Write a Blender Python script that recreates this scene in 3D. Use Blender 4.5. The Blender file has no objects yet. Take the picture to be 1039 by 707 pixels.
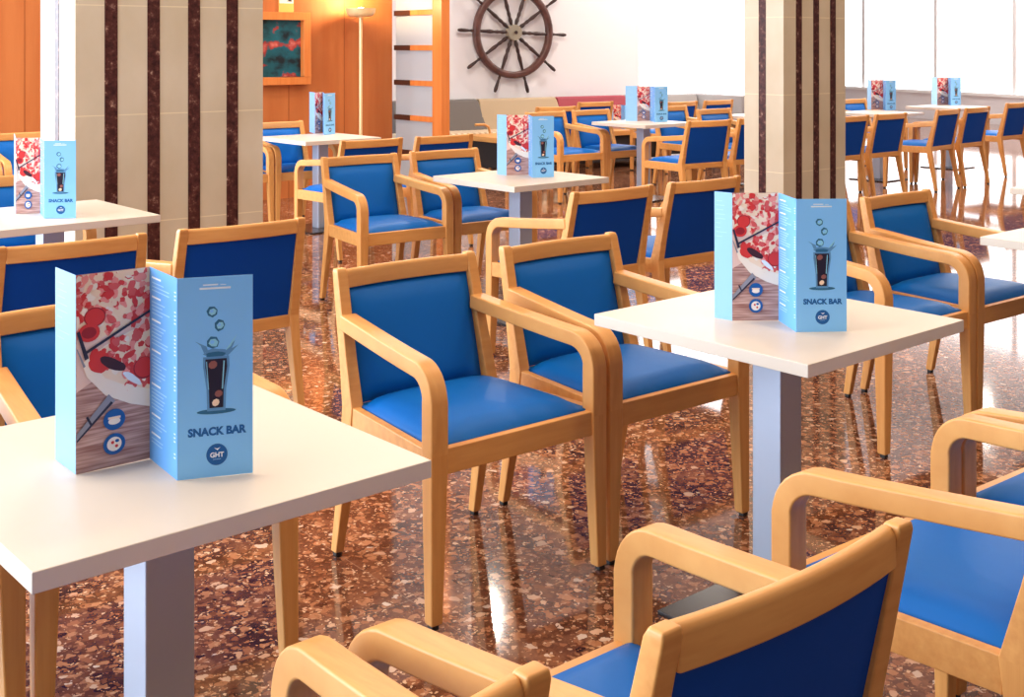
import bpy, bmesh, math, random
from mathutils import Vector, Matrix

random.seed(7)
scene = bpy.context.scene
COL = scene.collection
PHI = math.radians(38.5)
U = Vector((math.cos(PHI), math.sin(PHI), 0))
V = Vector((-math.sin(PHI), math.cos(PHI), 0))
CAM_H = 1.48
CEIL = 4.2
FPX, CX, YH = 1230.0, 519.5, 46.0


# ------------------------------------------------------------------ helpers
def lin(r, g, b):
    def f(c):
        c = c / 255.0
        return c / 12.92 if c <= 0.04045 else ((c + 0.055) / 1.055) ** 2.4
    return (f(r), f(g), f(b), 1.0)


def new_mat(name, color, rough=0.5, spec=0.5, metal=0.0, coat=0.0):
    m = bpy.data.materials.new(name)
    m.use_nodes = True
    b = m.node_tree.nodes['Principled BSDF']
    b.inputs['Base Color'].default_value = color
    b.inputs['Roughness'].default_value = rough
    b.inputs['Specular IOR Level'].default_value = spec
    b.inputs['Metallic'].default_value = metal
    b.inputs['Coat Weight'].default_value = coat
    return m


def nodes_of(m):
    nt = m.node_tree
    return nt, nt.nodes, nt.links, nt.nodes['Principled BSDF']


def ramp(nt, stops, interp='LINEAR'):
    r = nt.nodes.new('ShaderNodeValToRGB')
    r.color_ramp.interpolation = interp
    el = r.color_ramp.elements
    while len(el) < len(stops):
        el.new(0.5)
    for e, (p, c) in zip(el, stops):
        e.position = p
        e.color = c
    return r


def coords(nt, scale=(1, 1, 1), rot=(0, 0, 0), kind='Object'):
    t = nt.nodes.new('ShaderNodeTexCoord')
    mp = nt.nodes.new('ShaderNodeMapping')
    mp.inputs['Scale'].default_value = scale
    mp.inputs['Rotation'].default_value = rot
    nt.links.new(t.outputs[kind], mp.inputs['Vector'])
    return mp.outputs['Vector']


def wood_mat(name, c1, c2, scale=(30, 30, 2.0), rough=0.38, rot=(0, 0, 0)):
    m = new_mat(name, c1, rough, 0.45)
    nt, N, L, b = nodes_of(m)
    v = coords(nt, scale, rot)
    n = N.new('ShaderNodeTexNoise')
    n.inputs['Scale'].default_value = 1.0
    n.inputs['Detail'].default_value = 4.0
    n.inputs['Roughness'].default_value = 0.6
    L.new(v, n.inputs['Vector'])
    r = ramp(nt, [(0.3, c2), (0.7, c1)])
    L.new(n.outputs['Fac'], r.inputs['Fac'])
    L.new(r.outputs['Color'], b.inputs['Base Color'])
    return m


def shade(me, angle=35):
    """smooth shading with area-weighted corner normals, so flat faces stay flat beside their rounded edges"""
    lim = math.cos(math.radians(angle + 20))
    for p in me.polygons:
        p.use_smooth = True
    vf = [[] for _ in me.vertices]
    for p in me.polygons:
        for v in p.vertices:
            vf[v].append((p.normal.copy(), p.area))
    out = [None] * len(me.loops)
    for p in me.polygons:
        n0 = p.normal
        for li, v in zip(p.loop_indices, p.vertices):
            acc = Vector((0, 0, 0))
            for n, a in vf[v]:
                if n.dot(n0) > lim:
                    acc += n * a
            out[li] = acc.normalized() if acc.length > 1e-12 else n0.copy()
    me.normals_split_custom_set(out)


def finish(bm, name, mats, bevel=0.0, seg=2, angle=35, joint=None):
    """turn a bmesh into mesh data"""
    bmesh.ops.remove_doubles(bm, verts=bm.verts, dist=1e-6)
    bmesh.ops.recalc_face_normals(bm, faces=bm.faces)
    if bevel > 0:
        es = [e for e in bm.edges if len(e.link_faces) == 2 and e.calc_face_angle(0) > math.radians(40)
              and not (joint is not None and all(abs(v.co.z - joint) < 1e-4 for v in e.verts))]
        bmesh.ops.bevel(bm, geom=es, offset=bevel, segments=seg, profile=0.5, affect='EDGES', clamp_overlap=True)
    me = bpy.data.meshes.new(name)
    bm.to_mesh(me)
    bm.free()
    for m in (mats if isinstance(mats, (list, tuple)) else [mats]):
        me.materials.append(m)
    shade(me, angle)
    return me


def link(name, me, parent=None, loc=None, rotz=None):
    o = bpy.data.objects.new(name, me)
    COL.objects.link(o)
    if parent is not None:
        o.parent = parent
    if loc is not None:
        o.location = loc
    if rotz is not None:
        o.rotation_euler = (0, 0, rotz)
    return o


def tag(o, label, cat, group=None):
    o['label'] = label
    o['category'] = cat
    if group:
        o['group'] = group
    return o


def struct(name, me, loc=None, rotz=None):
    o = link(name, me, None, loc, rotz)
    o['kind'] = 'structure'
    return o


def thing(name, label, cat, loc=(0, 0, 0), rotz=0.0, group=None):
    o = bpy.data.objects.new(name, None)
    o.empty_display_size = 0.1
    COL.objects.link(o)
    o.location = loc
    o.rotation_euler = (0, 0, rotz)
    return tag(o, label, cat, group)


def copy_thing(src, loc, rotz, label, group=None):
    def rec(o, parent):
        c = o.copy()
        COL.objects.link(c)
        if parent is not None:
            c.parent = parent
        for ch in o.children:
            rec(ch, c)
        return c
    r = rec(src, None)
    r.location = loc
    r.rotation_euler = (0, 0, rotz)
    r['label'] = label
    if group:
        r['group'] = group
    return r


def add_box(bm, x0, x1, y0, y1, z0, z1, mi=0):
    vs = [bm.verts.new(p) for p in ((x0, y0, z0), (x1, y0, z0), (x1, y1, z0), (x0, y1, z0),
                                    (x0, y0, z1), (x1, y0, z1), (x1, y1, z1), (x0, y1, z1))]
    for f in ((3, 2, 1, 0), (4, 5, 6, 7), (0, 1, 5, 4), (1, 2, 6, 5), (2, 3, 7, 6), (3, 0, 4, 7)):
        fa = bm.faces.new([vs[i] for i in f])
        fa.material_index = mi
    return vs


def add_rings(bm, rings, mi=0, closed=False):
    """skin a list of equal-length loops of points"""
    R = [[bm.verts.new(p) for p in r] for r in rings]
    n = len(R[0])
    for a, b in zip(R[:-1], R[1:]):
        for i in range(n):
            f = bm.faces.new((a[i], a[(i + 1) % n], b[(i + 1) % n], b[i]))
            f.material_index = mi
    if not closed:
        f = bm.faces.new(list(reversed(R[0])))
        f.material_index = mi
        f = bm.faces.new(R[-1])
        f.material_index = mi
    else:
        for i in range(n):
            f = bm.faces.new((R[-1][i], R[-1][(i + 1) % n], R[0][(i + 1) % n], R[0][i]))
            f.material_index = mi
    return R


def add_lathe(bm, prof, seg=24, mat=None, mi=0):
    """prof: (radius, z); mat: transform"""
    rings = []
    for r, z in prof:
        ring = []
        for i in range(seg):
            a = 2 * math.pi * i / seg
            p = Vector((r * math.cos(a), r * math.sin(a), z))
            ring.append(mat @ p if mat else p)
        rings.append(ring)
    return add_rings(bm, rings, mi)


def tube_points(path, r, seg=10):
    rings = []
    for i, p in enumerate(path):
        a = path[max(i - 1, 0)]
        b = path[min(i + 1, len(path) - 1)]
        t = (Vector(b) - Vector(a)).normalized()
        s = t.orthogonal().normalized() if abs(t.z) > 0.9 else t.cross(Vector((0, 0, 1))).normalized()
        w = s.cross(t)
        rings.append([Vector(p) + s * r * math.cos(2 * math.pi * k / seg) + w * r * math.sin(2 * math.pi * k / seg)
                      for k in range(seg)])
    return rings


def at(px, Z):
    """x across the room at depth Z for a picture column"""
    return (px - CX) / FPX * Z


# ------------------------------------------------------------------ materials
M = {}
M['beech'] = wood_mat('beech_wood', lin(228, 166, 96), lin(214, 148, 80), (55, 55, 3.0), 0.4)
M['beech_arm'] = wood_mat('beech_wood_bent', lin(228, 166, 96), lin(214, 148, 80), (55, 6.0, 8), 0.4)
M['beech_rail'] = wood_mat('beech_wood_rail', lin(228, 166, 96), lin(214, 148, 80), (4.0, 40, 40), 0.4)


def vinyl(name, c, rough):
    m = new_mat(name, c, rough, 0.2)
    nt, N, L, b = nodes_of(m)
    v = coords(nt, (1, 1, 1))
    n = N.new('ShaderNodeTexNoise')
    n.inputs['Scale'].default_value = 7
    n.inputs['Detail'].default_value = 3
    L.new(v, n.inputs['Vector'])
    bp = N.new('ShaderNodeBump')
    bp.inputs['Strength'].default_value = 0.25
    bp.inputs['Distance'].default_value = 0.01
    L.new(n.outputs['Fac'], bp.inputs['Height'])
    L.new(bp.outputs['Normal'], b.inputs['Normal'])
    return m


M['vinyl'] = vinyl('blue_vinyl', lin(0, 101, 187), 0.5)
M['fabric'] = vinyl('navy_blue_fabric', lin(0, 72, 172), 0.85)
M['glide'] = new_mat('black_plastic', lin(25, 22, 22), 0.5)
M['seam'] = new_mat('dark_seam', lin(10, 25, 50), 0.7)
M['laminate'] = new_mat('white_laminate', lin(216, 203, 189), 0.4, 0.3)
M['steel'] = new_mat('brushed_steel', lin(176, 186, 206), 0.42, 0.5, 0.55)
M['black'] = new_mat('black_steel_plate', lin(40, 36, 38), 0.25, 0.5)
M['rim'] = new_mat('plate_edge_steel', lin(170, 170, 180), 0.3, 0.5, 0.6)


def floor_mat():
    m = new_mat('polished_breccia_marble', lin(100, 60, 42), 0.06, 0.5)
    m.node_tree.nodes['Principled BSDF'].inputs['IOR'].default_value = 1.7
    nt, N, L, b = nodes_of(m)
    v = coords(nt, (1, 1, 1), (0, 0, -PHI))
    # warp
    wn = N.new('ShaderNodeTexNoise')
    wn.inputs['Scale'].default_value = 32
    wn.inputs['Detail'].default_value = 3
    L.new(v, wn.inputs['Vector'])
    ws = N.new('ShaderNodeVectorMath')
    ws.operation = 'SCALE'
    ws.inputs['Scale'].default_value = 0.045
    L.new(wn.outputs['Color'], ws.inputs[0])
    wv = N.new('ShaderNodeVectorMath')
    wv.operation = 'ADD'
    L.new(v, wv.inputs[0])
    L.new(ws.outputs['Vector'], wv.inputs[1])
    # ground mass
    n1 = N.new('ShaderNodeTexNoise')
    n1.inputs['Scale'].default_value = 6
    n1.inputs['Detail'].default_value = 8
    n1.inputs['Roughness'].default_value = 0.75
    L.new(v, n1.inputs['Vector'])
    r1 = ramp(nt, [(0.34, lin(54, 28, 21)), (0.5, lin(104, 61, 44)), (0.66, lin(148, 95, 67))])
    L.new(n1.outputs['Fac'], r1.inputs['Fac'])
    cur = r1.outputs['Color']

    def chips(scale, lo, hi, keep, stops, cur):
        vo = N.new('ShaderNodeTexVoronoi')
        vo.inputs['Scale'].default_value = scale
        vo.inputs['Randomness'].default_value = 1.0
        L.new(wv.outputs['Vector'], vo.inputs['Vector'])
        sep = N.new('ShaderNodeSeparateColor')
        L.new(vo.outputs['Color'], sep.inputs['Color'])
        # size depends on the cell
        sz = N.new('ShaderNodeMapRange')
        sz.inputs['To Min'].default_value = lo
        sz.inputs['To Max'].default_value = hi
        L.new(sep.outputs['Green'], sz.inputs['Value'])
        lt = N.new('ShaderNodeMath')
        lt.operation = 'LESS_THAN'
        L.new(vo.outputs['Distance'], lt.inputs[0])
        L.new(sz.outputs['Result'], lt.inputs[1])
        kp = N.new('ShaderNodeMath')
        kp.operation = 'LESS_THAN'
        L.new(sep.outputs['Red'], kp.inputs[0])
        kp.inputs[1].default_value = keep
        mu = N.new('ShaderNodeMath')
        mu.operation = 'MULTIPLY'
        L.new(lt.outputs['Value'], mu.inputs[0])
        L.new(kp.outputs['Value'], mu.inputs[1])
        rc = ramp(nt, stops)
        L.new(sep.outputs['Blue'], rc.inputs['Fac'])
        mx = N.new('ShaderNodeMix')
        mx.data_type = 'RGBA'
        L.new(mu.outputs['Value'], mx.inputs['Factor'])
        L.new(cur, mx.inputs['A'])
        L.new(rc.outputs['Color'], mx.inputs['B'])
        return mx.outputs['Result']
    st1 = [(0.0, lin(64, 30, 22)), (0.5, lin(150, 92, 62)), (1.0, lin(186, 128, 92))]
    cur = chips(40, 0.3, 0.7, 0.75, st1, cur)
    cur = chips(95, 0.2, 0.6, 0.5, [(0.0, lin(120, 66, 42)), (0.6, lin(190, 136, 98)), (1.0, lin(228, 190, 156))], cur)
    cur = chips(24, 0.12, 0.42, 0.30, [(0.0, lin(196, 140, 108)), (0.6, lin(214, 172, 142)), (1.0, lin(226, 210, 196))], cur)
    # slab joints
    br = N.new('ShaderNodeTexBrick')
    br.offset = 0.0
    br.inputs['Scale'].default_value = 1.0
    br.inputs['Brick Width'].default_value = 0.9
    br.inputs['Row Height'].default_value = 0.9
    br.inputs['Mortar Size'].default_value = 0.0014
    br.inputs['Mortar Smooth'].default_value = 0.1
    L.new(v, br.inputs['Vector'])
    mj = N.new('ShaderNodeMix')
    mj.data_type = 'RGBA'
    L.new(br.outputs['Fac'], mj.inputs['Factor'])
    L.new(cur, mj.inputs['A'])
    mj.inputs['B'].default_value = lin(150, 112, 90)
    L.new(mj.outputs['Result'], b.inputs['Base Color'])
    return m


M['floor'] = floor_mat()
M['white_wall'] = new_mat('white_plaster', lin(236, 233, 236), 0.8)
M['ceiling'] = new_mat('white_ceiling', lin(240, 238, 236), 0.9)
M['panel_wood'] = wood_mat('orange_wood_panel', lin(198, 116, 58), lin(184, 100, 44), (6, 6, 0.6), 0.6)
M['post_wood'] = wood_mat('orange_wood_post', lin(228, 138, 70), lin(214, 120, 52), (20, 20, 1.0), 0.4)
M['groove'] = new_mat('panel_groove', lin(150, 74, 22), 0.6)


def tile_mat():
    m = new_mat('beige_stone_tile', lin(205, 190, 168), 0.38, 0.22)
    nt, N, L, b = nodes_of(m)
    v = coords(nt, (1.2, 1.2, 0.8))
    n = N.new('ShaderNodeTexNoise')
    n.inputs['Scale'].default_value = 2.5
    n.inputs['Detail'].default_value = 5
    L.new(v, n.inputs['Vector'])
    r = ramp(nt, [(0.3, lin(198, 184, 160)), (0.7, lin(212, 200, 181))])
    L.new(n.outputs['Fac'], r.inputs['Fac'])
    # horizontal joints every 0.9 m
    t = N.new('ShaderNodeTexCoord')
    s = N.new('ShaderNodeSeparateXYZ')
    L.new(t.outputs['Object'], s.inputs['Vector'])
    ad = N.new('ShaderNodeMath')
    ad.operation = 'ADD'
    ad.inputs[1].default_value = 0.705
    L.new(s.outputs['Z'], ad.inputs[0])
    mo = N.new('ShaderNodeMath')
    mo.operation = 'MODULO'
    mo.inputs[1].default_value = 0.6
    L.new(ad.outputs['Value'], mo.inputs[0])
    ls = N.new('ShaderNodeMath')
    ls.operation = 'LESS_THAN'
    ls.inputs[1].default_value = 0.006
    L.new(mo.outputs['Value'], ls.inputs[0])
    mx = N.new('ShaderNodeMix')
    mx.data_type = 'RGBA'
    L.new(ls.outputs['Value'], mx.inputs['Factor'])
    L.new(r.outputs['Color'], mx.inputs['A'])
    mx.inputs['B'].default_value = lin(226, 214, 186)
    L.new(mx.outputs['Result'], b.inputs['Base Color'])
    return m


M['tile'] = tile_mat()


def marble_strip_mat():
    m = new_mat('dark_red_marble', lin(70, 38, 34), 0.35, 0.2)
    nt, N, L, b = nodes_of(m)
    v = coords(nt, (1, 1, 1))
    n = N.new('ShaderNodeTexNoise')
    n.inputs['Scale'].default_value = 22
    n.inputs['Detail'].default_value = 7
    n.inputs['Roughness'].default_value = 0.7
    L.new(v, n.inputs['Vector'])
    r = ramp(nt, [(0.35, lin(48, 22, 24)), (0.55, lin(84, 46, 42)), (0.62, lin(120, 84, 76)), (0.69, lin(200, 172, 152))])
    L.new(n.outputs['Fac'], r.inputs['Fac'])
    L.new(r.outputs['Color'], b.inputs['Base Color'])
    return m


M['marble'] = marble_strip_mat()


def emit_mat(name, color, strength):
    m = bpy.data.materials.new(name)
    m.use_nodes = True
    b = m.node_tree.nodes['Principled BSDF']
    b.inputs['Base Color'].default_value = color
    b.inputs['Roughness'].default_value = 0.8
    b.inputs['Emission Color'].default_value = color
    b.inputs['Emission Strength'].default_value = strength
    return m


M['blind'] = emit_mat('sunlit_roller_blind', (0.97, 0.98, 1.0, 1), 3.0)
M['mullion'] = new_mat('white_window_frame', lin(250, 250, 250), 0.5)
M['wheel_wood'] = wood_mat('dark_brown_wheel_wood', lin(104, 66, 58), lin(74, 44, 38), (10, 10, 10), 0.35)
M['wheel_dark'] = wood_mat('dark_spoke_wood', lin(66, 42, 38), lin(44, 28, 26), (10, 10, 10), 0.4)
M['brass'] = new_mat('pale_brass', lin(205, 190, 165), 0.3, 0.5, 0.7)
M['lamp_metal'] = new_mat('cream_lamp_metal', lin(244, 214, 160), 0.35, 0.5, 0.2)
M['sofa_grey'] = new_mat('dark_grey_upholstery', lin(112, 106, 102), 0.8)
M['sofa_beige'] = new_mat('beige_upholstery', lin(186, 164, 134), 0.8)
M['sofa_red'] = new_mat('faded_red_upholstery', lin(160, 68, 80), 0.8)
M['sofa_pale'] = new_mat('pale_grey_upholstery', lin(160, 156, 156), 0.8)
M['sofa_dark'] = new_mat('dark_sofa_base', lin(40, 30, 28), 0.7)


def stripe_mat():
    m = new_mat('striped_beige_seat', lin(214, 190, 156), 0.85)
    nt, N, L, b = nodes_of(m)
    v = coords(nt, (1, 1, 1))
    w = N.new('ShaderNodeTexWave')
    w.bands_direction = 'X'
    w.inputs['Scale'].default_value = 4.0
    w.inputs['Distortion'].default_value = 0.4
    L.new(v, w.inputs['Vector'])
    r = ramp(nt, [(0.3, lin(190, 160, 128)), (0.6, lin(226, 206, 176))])
    L.new(w.outputs['Fac'], r.inputs['Fac'])
    L.new(r.outputs['Color'], b.inputs['Base Color'])
    return m


M['sofa_stripe'] = stripe_mat()


def frosted():
    m = new_mat('frosted_divider_glass', lin(206, 212, 216), 0.45, 0.4)
    b = m.node_tree.nodes['Principled BSDF']
    b.inputs['Transmission Weight'].default_value = 0.35
    return m


M['frosted'] = frosted()


# ------------------------------------------------------------------ chair
def leg_ring(x0, x1, y0, y1, z):
    return [(x0, y0, z), (x1, y0, z), (x1, y1, z), (x0, y1, z)]


def chair_meshes():
    D = {}
    # forelegs: outer face upright, inner face tapering to the foot
    for s, key in ((-1, 'foreleg_a'), (1, 'foreleg_b')):
        bm = bmesh.new()
        rings = []
        for z, w, d in ((0.012, 0.035, 0.034), (0.25, 0.046, 0.043), (0.44, 0.053, 0.048)):
            xs = sorted((s * 0.301, s * (0.301 - w)))
            rings.append(leg_ring(xs[0], xs[1], 0.295 - d, 0.295, z))
        add_rings(bm, rings)
        D[key] = finish(bm, 'chair_foreleg', M['beech'], 0.005, 2, 35, 0.44)
        bm = bmesh.new()
        xs = sorted((s * 0.297, s * 0.276))
        add_box(bm, xs[0], xs[1], 0.270, 0.291, 0.0, 0.014)
        D[key + '_glide'] = finish(bm, 'chair_glide', M['glide'], 0.002)
    # hind legs: foot splayed backward to the seat joint
    for s, key in ((-1, 'hindleg_a'), (1, 'hindleg_b')):
        bm = bmesh.new()
        rings = []
        for z, xo, w, yc, d in ((0.012, 0.262, 0.028, -0.262, 0.030), (0.2, 0.262, 0.034, -0.226, 0.040),
                                (0.36, 0.262, 0.038, -0.196, 0.052), (0.45, 0.262, 0.040, -0.186, 0.056)):
            xs = sorted((s * xo, s * (xo - w)))
            rings.append(leg_ring(xs[0], xs[1], yc - d / 2, yc + d / 2, z))
        add_rings(bm, rings)
        D[key] = finish(bm, 'chair_hindleg', M['beech'], 0.004, 2, 35, 0.45)
        bm = bmesh.new()
        xs = sorted((s * 0.258, s * 0.238))
        add_box(bm, xs[0], xs[1], -0.272, -0.252, 0.0, 0.014)
        D[key + '_glide'] = finish(bm, 'chair_glide', M['glide'], 0.002)
    # armrests: bent strip rising from the foreleg and running back to the stile
    for s, key in ((-1, 'armrest_a'), (1, 'armrest_b')):
        bm = bmesh.new()
        w, d = 0.053, 0.044
        path = [(0.271, 0.44), (0.271, 0.50), (0.271, 0.57)]
        R = 0.075
        cy, cz = 0.271 - R, 0.57
        top = 0.57 + R
        for k in range(1, 9):
            a = math.radians(90 * k / 8)
            path.append((cy + R * math.cos(a), cz + R * math.sin(a)))
        yb, zb = -0.232, 0.682
        for k in range(1, 7):
            f = k / 6
            path.append((cy + (yb - cy) * f, top + (zb - top) * (f ** 1.15)))
        rings = []
        for i, (y, z) in enumerate(path):
            a = path[max(i - 1, 0)]
            b = path[min(i + 1, len(path) - 1)]
            t = Vector((0, b[0] - a[0], b[1] - a[1])).normalized()
            n = Vector((0, t.z, -t.y))          # outward (front / up)
            if n.z < 0 or (abs(n.z) < 1e-3 and n.y < 0):
                n = -n
            f = min(1.0, max(0.0, (0.271 - y) / 0.50))
            xo = s * (0.301 - 0.042 * f)
            xi = s * (0.301 - 0.042 * f - w)
            c = Vector((0, y, z))
            dd = d if i > 2 else 0.048
            p = [Vector((xo, 0, 0)) + c - n * dd / 2, Vector((xi, 0, 0)) + c - n * dd / 2,
                 Vector((xi, 0, 0)) + c + n * dd / 2, Vector((xo, 0, 0)) + c + n * dd / 2]
            rings.append(p)
        add_rings(bm, rings)
        D[key] = finish(bm, 'chair_armrest', M['beech_arm'], 0.005, 2, 35, 0.44)
    # seat frame
    bm = bmesh.new()
    z0, z1 = 0.385, 0.452
    add_box(bm, -0.255, 0.255, 0.262, 0.287, z0, z1)

    def slab(pts, z0, z1):
        vs = [bm.verts.new((x, y, z)) for z in (z0, z1) for x, y in pts]
        n = len(pts)
        bm.faces.new(list(reversed(vs[:n])))
        bm.faces.new(vs[n:])
        for i in range(n):
            bm.faces.new((vs[i], vs[(i + 1) % n], vs[n + (i + 1) % n], vs[n + i]))
    for s in (-1, 1):
        slab([(s * 0.298, 0.252), (s * 0.273, 0.252), (s * 0.232, -0.165), (s * 0.258, -0.165)], z0, z1)
    add_box(bm, -0.225, 0.225, -0.205, -0.182, 0.405, 0.452)
    D['seat_frame'] = finish(bm, 'chair_seat_frame', M['beech_rail'], 0.003)
    # seat cushion: trapezoid with crowned top
    bm = bmesh.new()
    nx, ny = 12, 12

    def seat_pt(i, j, top):
        u = -1 + 2 * i / nx
        v = j / ny
        y = -0.178 + v * (0.262 + 0.178)
        hw = 0.226 + v * 0.036
        x = u * hw
        e = (1 - abs(u) ** 4) * (1 - abs(2 * v - 1) ** 5)
        z = 0.455 + 0.034 * max(e, 0) ** 0.5
        return (x, y, z if top else 0.44)
    T = [[bm.verts.new(seat_pt(i, j, True)) for j in range(ny + 1)] for i in range(nx + 1)]
    for i in range(nx):
        for j in range(ny):
            bm.faces.new((T[i][j], T[i + 1][j], T[i + 1][j + 1], T[i][j + 1]))
    border = [T[i][0] for i in range(nx + 1)] + [T[nx][j] for j in range(1, ny + 1)] + \
             [T[i][ny] for i in range(nx - 1, -1, -1)] + [T[0][j] for j in range(ny - 1, 0, -1)]
    low = [bm.verts.new((b.co.x, b.co.y, 0.44)) for b in border]
    n = len(border)
    for i in range(n):
        bm.faces.new((border[i], low[i], low[(i + 1) % n], border[(i + 1) % n]))
    bm.faces.new(low)
    D['seat'] = finish(bm, 'chair_seat', M['vinyl'], 0, 2, 60)
    # back frame: two stiles and a bowed top rail

    def back_y(z):
        return -0.186 - (z - 0.45) / 0.38 * 0.088
    bm = bmesh.new()
    for s in (-1, 1):
        rings = []
        for z, xo, w, d in ((0.45, 0.262, 0.040, 0.056), (0.58, 0.258, 0.037, 0.042), (0.72, 0.254, 0.036, 0.036), (0.818, 0.251, 0.035, 0.032), (0.83, 0.249, 0.032, 0.024)):
            xs = sorted((s * xo, s * (xo - w)))
            yc = back_y(z)
            rings.append(leg_ring(xs[0], xs[1], yc - d / 2, yc + d / 2, z))
        add_rings(bm, rings)
    rings = []
    for k in range(11):
        u = -1 + 2 * k / 10
        x = u * 0.218
        bow = 0.018 * (1 - u * u)
        y1 = back_y(0.80) - bow
        prof = [(-0.015, 0.772), (0.015, 0.772), (0.015, 0.815), (0.008, 0.826), (-0.006, 0.826), (-0.014, 0.815)]
        rings.append([(x, y1 + dy, z) for dy, z in prof])
    add_rings(bm, rings)
    D['frame'] = finish(bm, 'chair_back_frame', M['beech_rail'], 0.004, 2, 35, 0.45)
    # backrest pad (cushioned face) and cloth rear panel
    bm = bmesh.new()
    nx, nz = 12, 12

    def back_pt(i, k):
        u = -1 + 2 * i / nx
        v = k / nz
        z = 0.455 + v * (0.770 - 0.455)
        hw = 0.2215 - v * 0.0055
        x = u * hw
        e = max((1 - abs(u) ** 5) * (1 - abs(2 * v - 1) ** 5), 0) ** 0.5
        bow = 0.018 * (1 - u * u) * v
        return (x, back_y(z) - bow - 0.004 + 0.026 * e, z)
    T = [[bm.verts.new(back_pt(i, k)) for k in range(nz + 1)] for i in range(nx + 1)]
    for i in range(nx):
        for k in range(nz):
            bm.faces.new((T[i][k], T[i + 1][k], T[i + 1][k + 1], T[i][k + 1]))
    border = [T[i][0] for i in range(nx + 1)] + [T[nx][j] for j in range(1, nz + 1)] + \
             [T[i][nz] for i in range(nx - 1, -1, -1)] + [T[0][j] for j in range(nz - 1, 0, -1)]
    low = [bm.verts.new((b.co.x, b.co.y - 0.006, b.co.z)) for b in border]
    n = len(border)
    for i in range(n):
        bm.faces.new((border[i], low[i], low[(i + 1) % n], border[(i + 1) % n]))
    D['backrest'] = finish(bm, 'chair_backrest', M['vinyl'], 0, 2, 60)
    bm = bmesh.new()
    rings = []
    for k in range(9):
        u = -1 + 2 * k / 8
        ring = []
        for z, hw, off in ((0.452, 0.2225, -0.011), (0.770, 0.217, -0.011), (0.770, 0.217, -0.0045), (0.452, 0.2225, -0.0045)):
            v = (z - 0.455) / 0.315
            ring.append((u * hw, back_y(z) - 0.018 * (1 - u * u) * max(v, 0) + off, z))
        rings.append(ring)
    add_rings(bm, rings)
    D['rear_panel'] = finish(bm, 'chair_rear_panel', M['fabric'], 0, 2, 40)
    return D


CM = chair_meshes()


def make_chair(loc, rotz, label, group):
    t = thing('armchair', label, 'chair', loc, rotz, group)
    for k in ('foreleg_a', 'foreleg_b', 'hindleg_a', 'hindleg_b'):
        lg = link('leg', CM[k], t)
        link('glide', CM[k + '_glide'], lg)
    link('armrest', CM['armrest_a'], t)
    link('armrest', CM['armrest_b'], t)
    link('seat_frame', CM['seat_frame'], t)
    link('seat', CM['seat'], t)
    link('back_frame', CM['frame'], t)
    link('backrest', CM['backrest'], t)
    rp = link('upholstered_panel', CM['rear_panel'], t)
    rp['label'] = 'dark navy cloth panel on the outer side of the backrest'
    return t


chair0 = [None]


def chair(x, y, away, label, group, turn=0.0):
    """away: the chair faces away from the viewer (+V), otherwise towards (-V)"""
    rz = PHI + (0 if away else math.pi) + math.radians(turn)
    if chair0[0] is None:
        chair0[0] = make_chair((x, y, 0), rz, label, group)
        return chair0[0]
    return copy_thing(chair0[0], (x, y, 0), rz, label, group)


# ------------------------------------------------------------------ table
def table_meshes():
    D = {}
    bm = bmesh.new()
    add_box(bm, -0.352, 0.352, -0.352, 0.352, 0.708, 0.74)
    D['top'] = finish(bm, 'table_top', M['laminate'], 0.002)
    bm = bmesh.new()
    add_box(bm, -0.047, 0.047, -0.047, 0.047, 0.012, 0.700)
    D['post'] = finish(bm, 'table_post', M['steel'], 0.003)
    bm = bmesh.new()
    add_box(bm, -0.20, 0.20, -0.20, 0.20, 0.698, 0.708)
    D['bracket'] = finish(bm, 'table_bracket', M['black'], 0.002)
    bm = bmesh.new()
    add_box(bm, -0.23, 0.23, -0.23, 0.23, 0.0, 0.012)
    D['plate'] = finish(bm, 'table_base_plate', M['black'], 0.002)
    return D


TM = table_meshes()
table0 = [None]


def table(x, y, label, group='square white cafe tables', plate=(0, 0), turn=2.5):
    rz = PHI + math.radians(turn)
    if table0[0] is None:
        t = thing('cafe_table', label, 'table', (x, y, 0), rz, group)
        link('tabletop', TM['top'], t)
        link('post', TM['post'], t)
        link('bracket', TM['bracket'], t)
        link('base_plate', TM['plate'], t)
        table0[0] = t
    else:
        t = copy_thing(table0[0], (x, y, 0), rz, label, group)
    for c in t.children:
        if c.name.startswith('base_plate'):
            c.location = (plate[0], plate[1], 0)
    return t


# ------------------------------------------------------------------ menu
PW, PH = 0.131, 0.343
A = {}


def flat(name, rgb, rough=0.45):
    A[name] = new_mat('menu_' + name, lin(*rgb), rough, 0.35)


flat('pale', (140, 188, 232))
flat('list', (106, 170, 236))
flat('sky', (136, 202, 255))
flat('ink', (20, 94, 162))
flat('badge', (18, 92, 160))
flat('white', (238, 244, 250))
flat('cola', (34, 26, 44))
flat('glass', (96, 150, 196))
flat('ice', (44, 104, 140))
flat('ice_hi', (150, 214, 236))
flat('amber', (150, 92, 84))
flat('crust', (255, 222, 190))
flat('cream', (255, 236, 216))
flat('tomato', (222, 58, 56))
flat('tomato_dark', (160, 34, 44))
flat('pink', (248, 150, 138))
flat('rose', (226, 92, 88))
flat('steel', (150, 148, 158))
flat('steel_dark', (44, 44, 66))
flat('board', (244, 206, 190))
flat('line', (160, 206, 246))
flat('olive', (70, 34, 44))


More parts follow.
